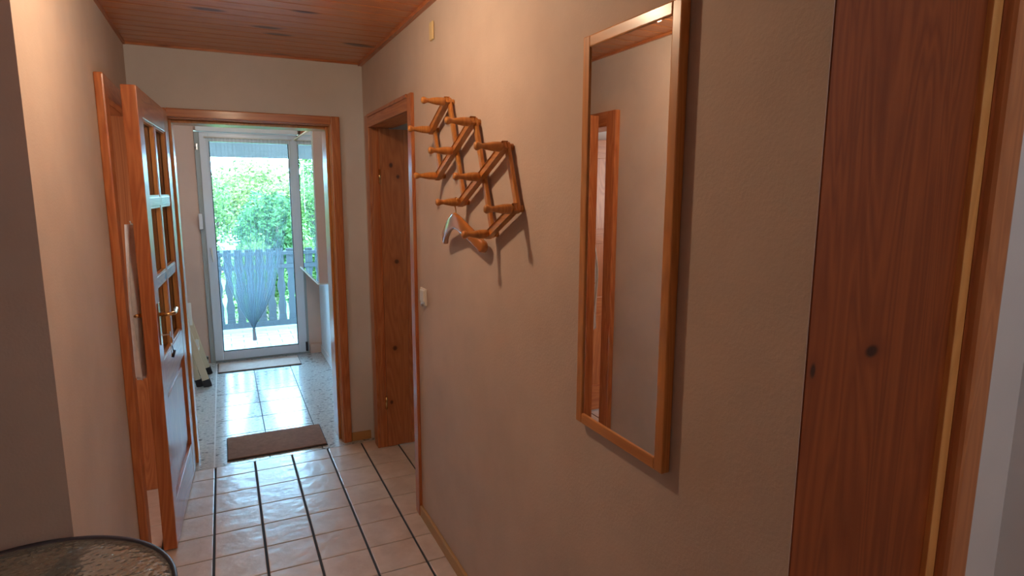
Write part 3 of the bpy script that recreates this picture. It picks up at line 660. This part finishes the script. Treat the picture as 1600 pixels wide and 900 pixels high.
# ------------------------------------------------------------------ wall mirror
mi = thing('wall_mirror', 'tall narrow mirror in a honey pine frame on the right wall', 'mirror', loc=(XR, 1.045, 1.026))
my0, my1, mz0, mz1, fw = .917, 1.251, 1.0055, 1.925, .026
XA = .775
for nm, a, m in (('side_frame', (XA, XR-.001, my0, my0+fw, mz0, mz1), 'mframe'), ('side_frame', (XA, XR-.001, my1-fw, my1, mz0, mz1), 'mframe'),
                 ('cross_frame', (XA, XR-.001, my0+fw, my1-fw, mz0, mz0+fw), 'mframe_y'), ('cross_frame', (XA, XR-.001, my0+fw, my1-fw, mz1-fw, mz1), 'mframe_y')):
    boxo(nm, a, m, mi, .003)
boxo('mirror_glass', (XA+.004, XA+.008, my0+fw-.004, my1-fw+.004, mz0+fw-.004, mz1-fw+.004), 'mirror', mi)
# ------------------------------------------------------------------ small wall things
sw = thing('light_switch', 'small white light switch on the right wall beside the right doorway', 'switch', loc=(XR, 2.585, 1.11))
boxo('switch_plate', (XR-.010, XR-.0005, 2.548, 2.622, 1.072, 1.148), 'white', sw, .003); boxo('rocker', (XR-.016, XR-.009, 2.558, 2.612, 1.088, 1.140), 'white', sw, .003)
boxo('pull_knob', (XR-.020, XR-.009, 2.575, 2.592, 1.068, 1.080), 'steel', sw, .003)
tag(boxo('junction_cover', (XR-.010, XR-.0005, 2.388, 2.432, 2.165, 2.235), 'ivory', bev=.006), 'small ivory junction cover high on the right wall near the ceiling', 'cover')
# ------------------------------------------------------------------ ceiling lamp just above the frame
lp = thing('ceiling_lamp', 'small bare bulb ceiling lamp above the corridor', 'lamp', loc=(.10, 1.86, H))
bm = bmesh.new(); tube(bm, [(.10, 1.86, H), (.10, 1.86, H-.02)], [.05, .045], 24); tube(bm, [(.10, 1.86, H-.02), (.10, 1.86, H-.055)], .018, 14); obj('lamp_base', bm, 'white', lp, False)
ld = bpy.data.lights.new('bulb', 'POINT'); ld.energy = 17; ld.shadow_soft_size = .035; ld.color = (1.0, .75, .50)
lo = bpy.data.objects.new('bulb', ld); C.objects.link(lo); lo.location = (.10, 1.86, H-.10)
# ------------------------------------------------------------------ round table
TC = Vector((-.471, 1.4555)); TR = .326; TZ = .700; TA = math.radians(72)
tb = thing('round_side_table', 'round table with dark rim and hammered glass top by the dark wall corner', 'table', loc=(TC.x, TC.y, 0))
bm = bmesh.new(); n = 96; prof_ = [(-.012, -.012), (-.010, -.003), (-.002, .0), (.0, -.006), (.0, -.022), (-.006, -.027), (-.014, -.025)]
rings = [[bm.verts.new((TC.x + (TR+a)*math.cos(k*2*PI/n), TC.y + (TR+a)*math.sin(k*2*PI/n), TZ+b_)) for k in range(n)] for a, b_ in prof_]
for i in range(len(rings)):
    A, B = rings[i], rings[(i+1) % len(rings)]
    for k in range(n): bm.faces.new((A[k], A[(k+1) % n], B[(k+1) % n], B[k]))
bmesh.ops.recalc_face_normals(bm, faces=bm.faces); obj('rim', bm, 'rim', tb, True)
bm = bmesh.new(); A = [bm.verts.new((TC.x + (TR-.011)*math.cos(k*2*PI/n), TC.y + (TR-.011)*math.sin(k*2*PI/n), TZ-.005)) for k in range(n)]
B = [bm.verts.new((v.co.x, v.co.y, TZ-.010)) for v in A]; bm.faces.new(A); bm.faces.new(B[::-1])
for k in range(n): bm.faces.new((A[k], B[k], B[(k+1) % n], A[(k+1) % n]))
bmesh.ops.recalc_face_normals(bm, faces=bm.faces); obj('glass_top', bm, 'hammered', tb)
for a in (TA, TA+PI/2):
    d = Vector((math.cos(a), math.sin(a))); bm = bmesh.new()
    bar(bm, (TC.x-d.x*(TR-.02), TC.y-d.y*(TR-.02), TZ-.025), (TC.x+d.x*(TR-.02), TC.y+d.y*(TR-.02), TZ-.025), .03, .018, (0, 0, 1), .002); obj('cross_bar', bm, 'rim', tb)
for q in range(4):
    a = TA + q*PI/2; d = Vector((math.cos(a), math.sin(a))); bm = bmesh.new()
    tube(bm, [(TC.x+d.x*(TR-.05), TC.y+d.y*(TR-.05), TZ-.03), (TC.x+d.x*.19, TC.y+d.y*.19, .35), (TC.x+d.x*.29, TC.y+d.y*.29, .0)], .011, 12); obj('leg', bm, 'rim', tb, True)
# added fill lamp behind the camera, brightens the right-hand wall and board
near_fill = thing('ceiling_lamp', 'added fill lamp at the ceiling of the near room behind the viewer', 'lamp', loc=(1.0, -1.0, H))
bm = bmesh.new(); tube(bm, [(1.0, -1.0, H), (1.0, -1.0, H-.03)], [.07, .06], 24); obj('lamp_base', bm, 'white', near_fill, False)
ld = bpy.data.lights.new('bulb', 'POINT'); ld.energy = 15; ld.shadow_soft_size = .09; ld.color = (.86, .94, 1.0)
lo = bpy.data.objects.new('bulb', ld); C.objects.link(lo); lo.location = (1.0, -1.0, H-.16)
vestibule_fill = thing('ceiling_lamp', 'small added fill lamp, out of view at the vestibule ceiling', 'lamp', loc=(.15, 4.9, VH))  # invented lamp, lifts the vestibule walls that daylight leaves dim
bm = bmesh.new(); tube(bm, [(.15, 4.9, VH), (.15, 4.9, VH-.03)], [.06, .05], 24); obj('lamp_base', bm, 'white', vestibule_fill, False)
ld = bpy.data.lights.new('bulb', 'POINT'); ld.energy = 9; ld.shadow_soft_size = .05; ld.color = (1.0, .86, .72)
lo = bpy.data.objects.new('bulb', ld); C.objects.link(lo); lo.location = (.15, 4.9, VH-.10)
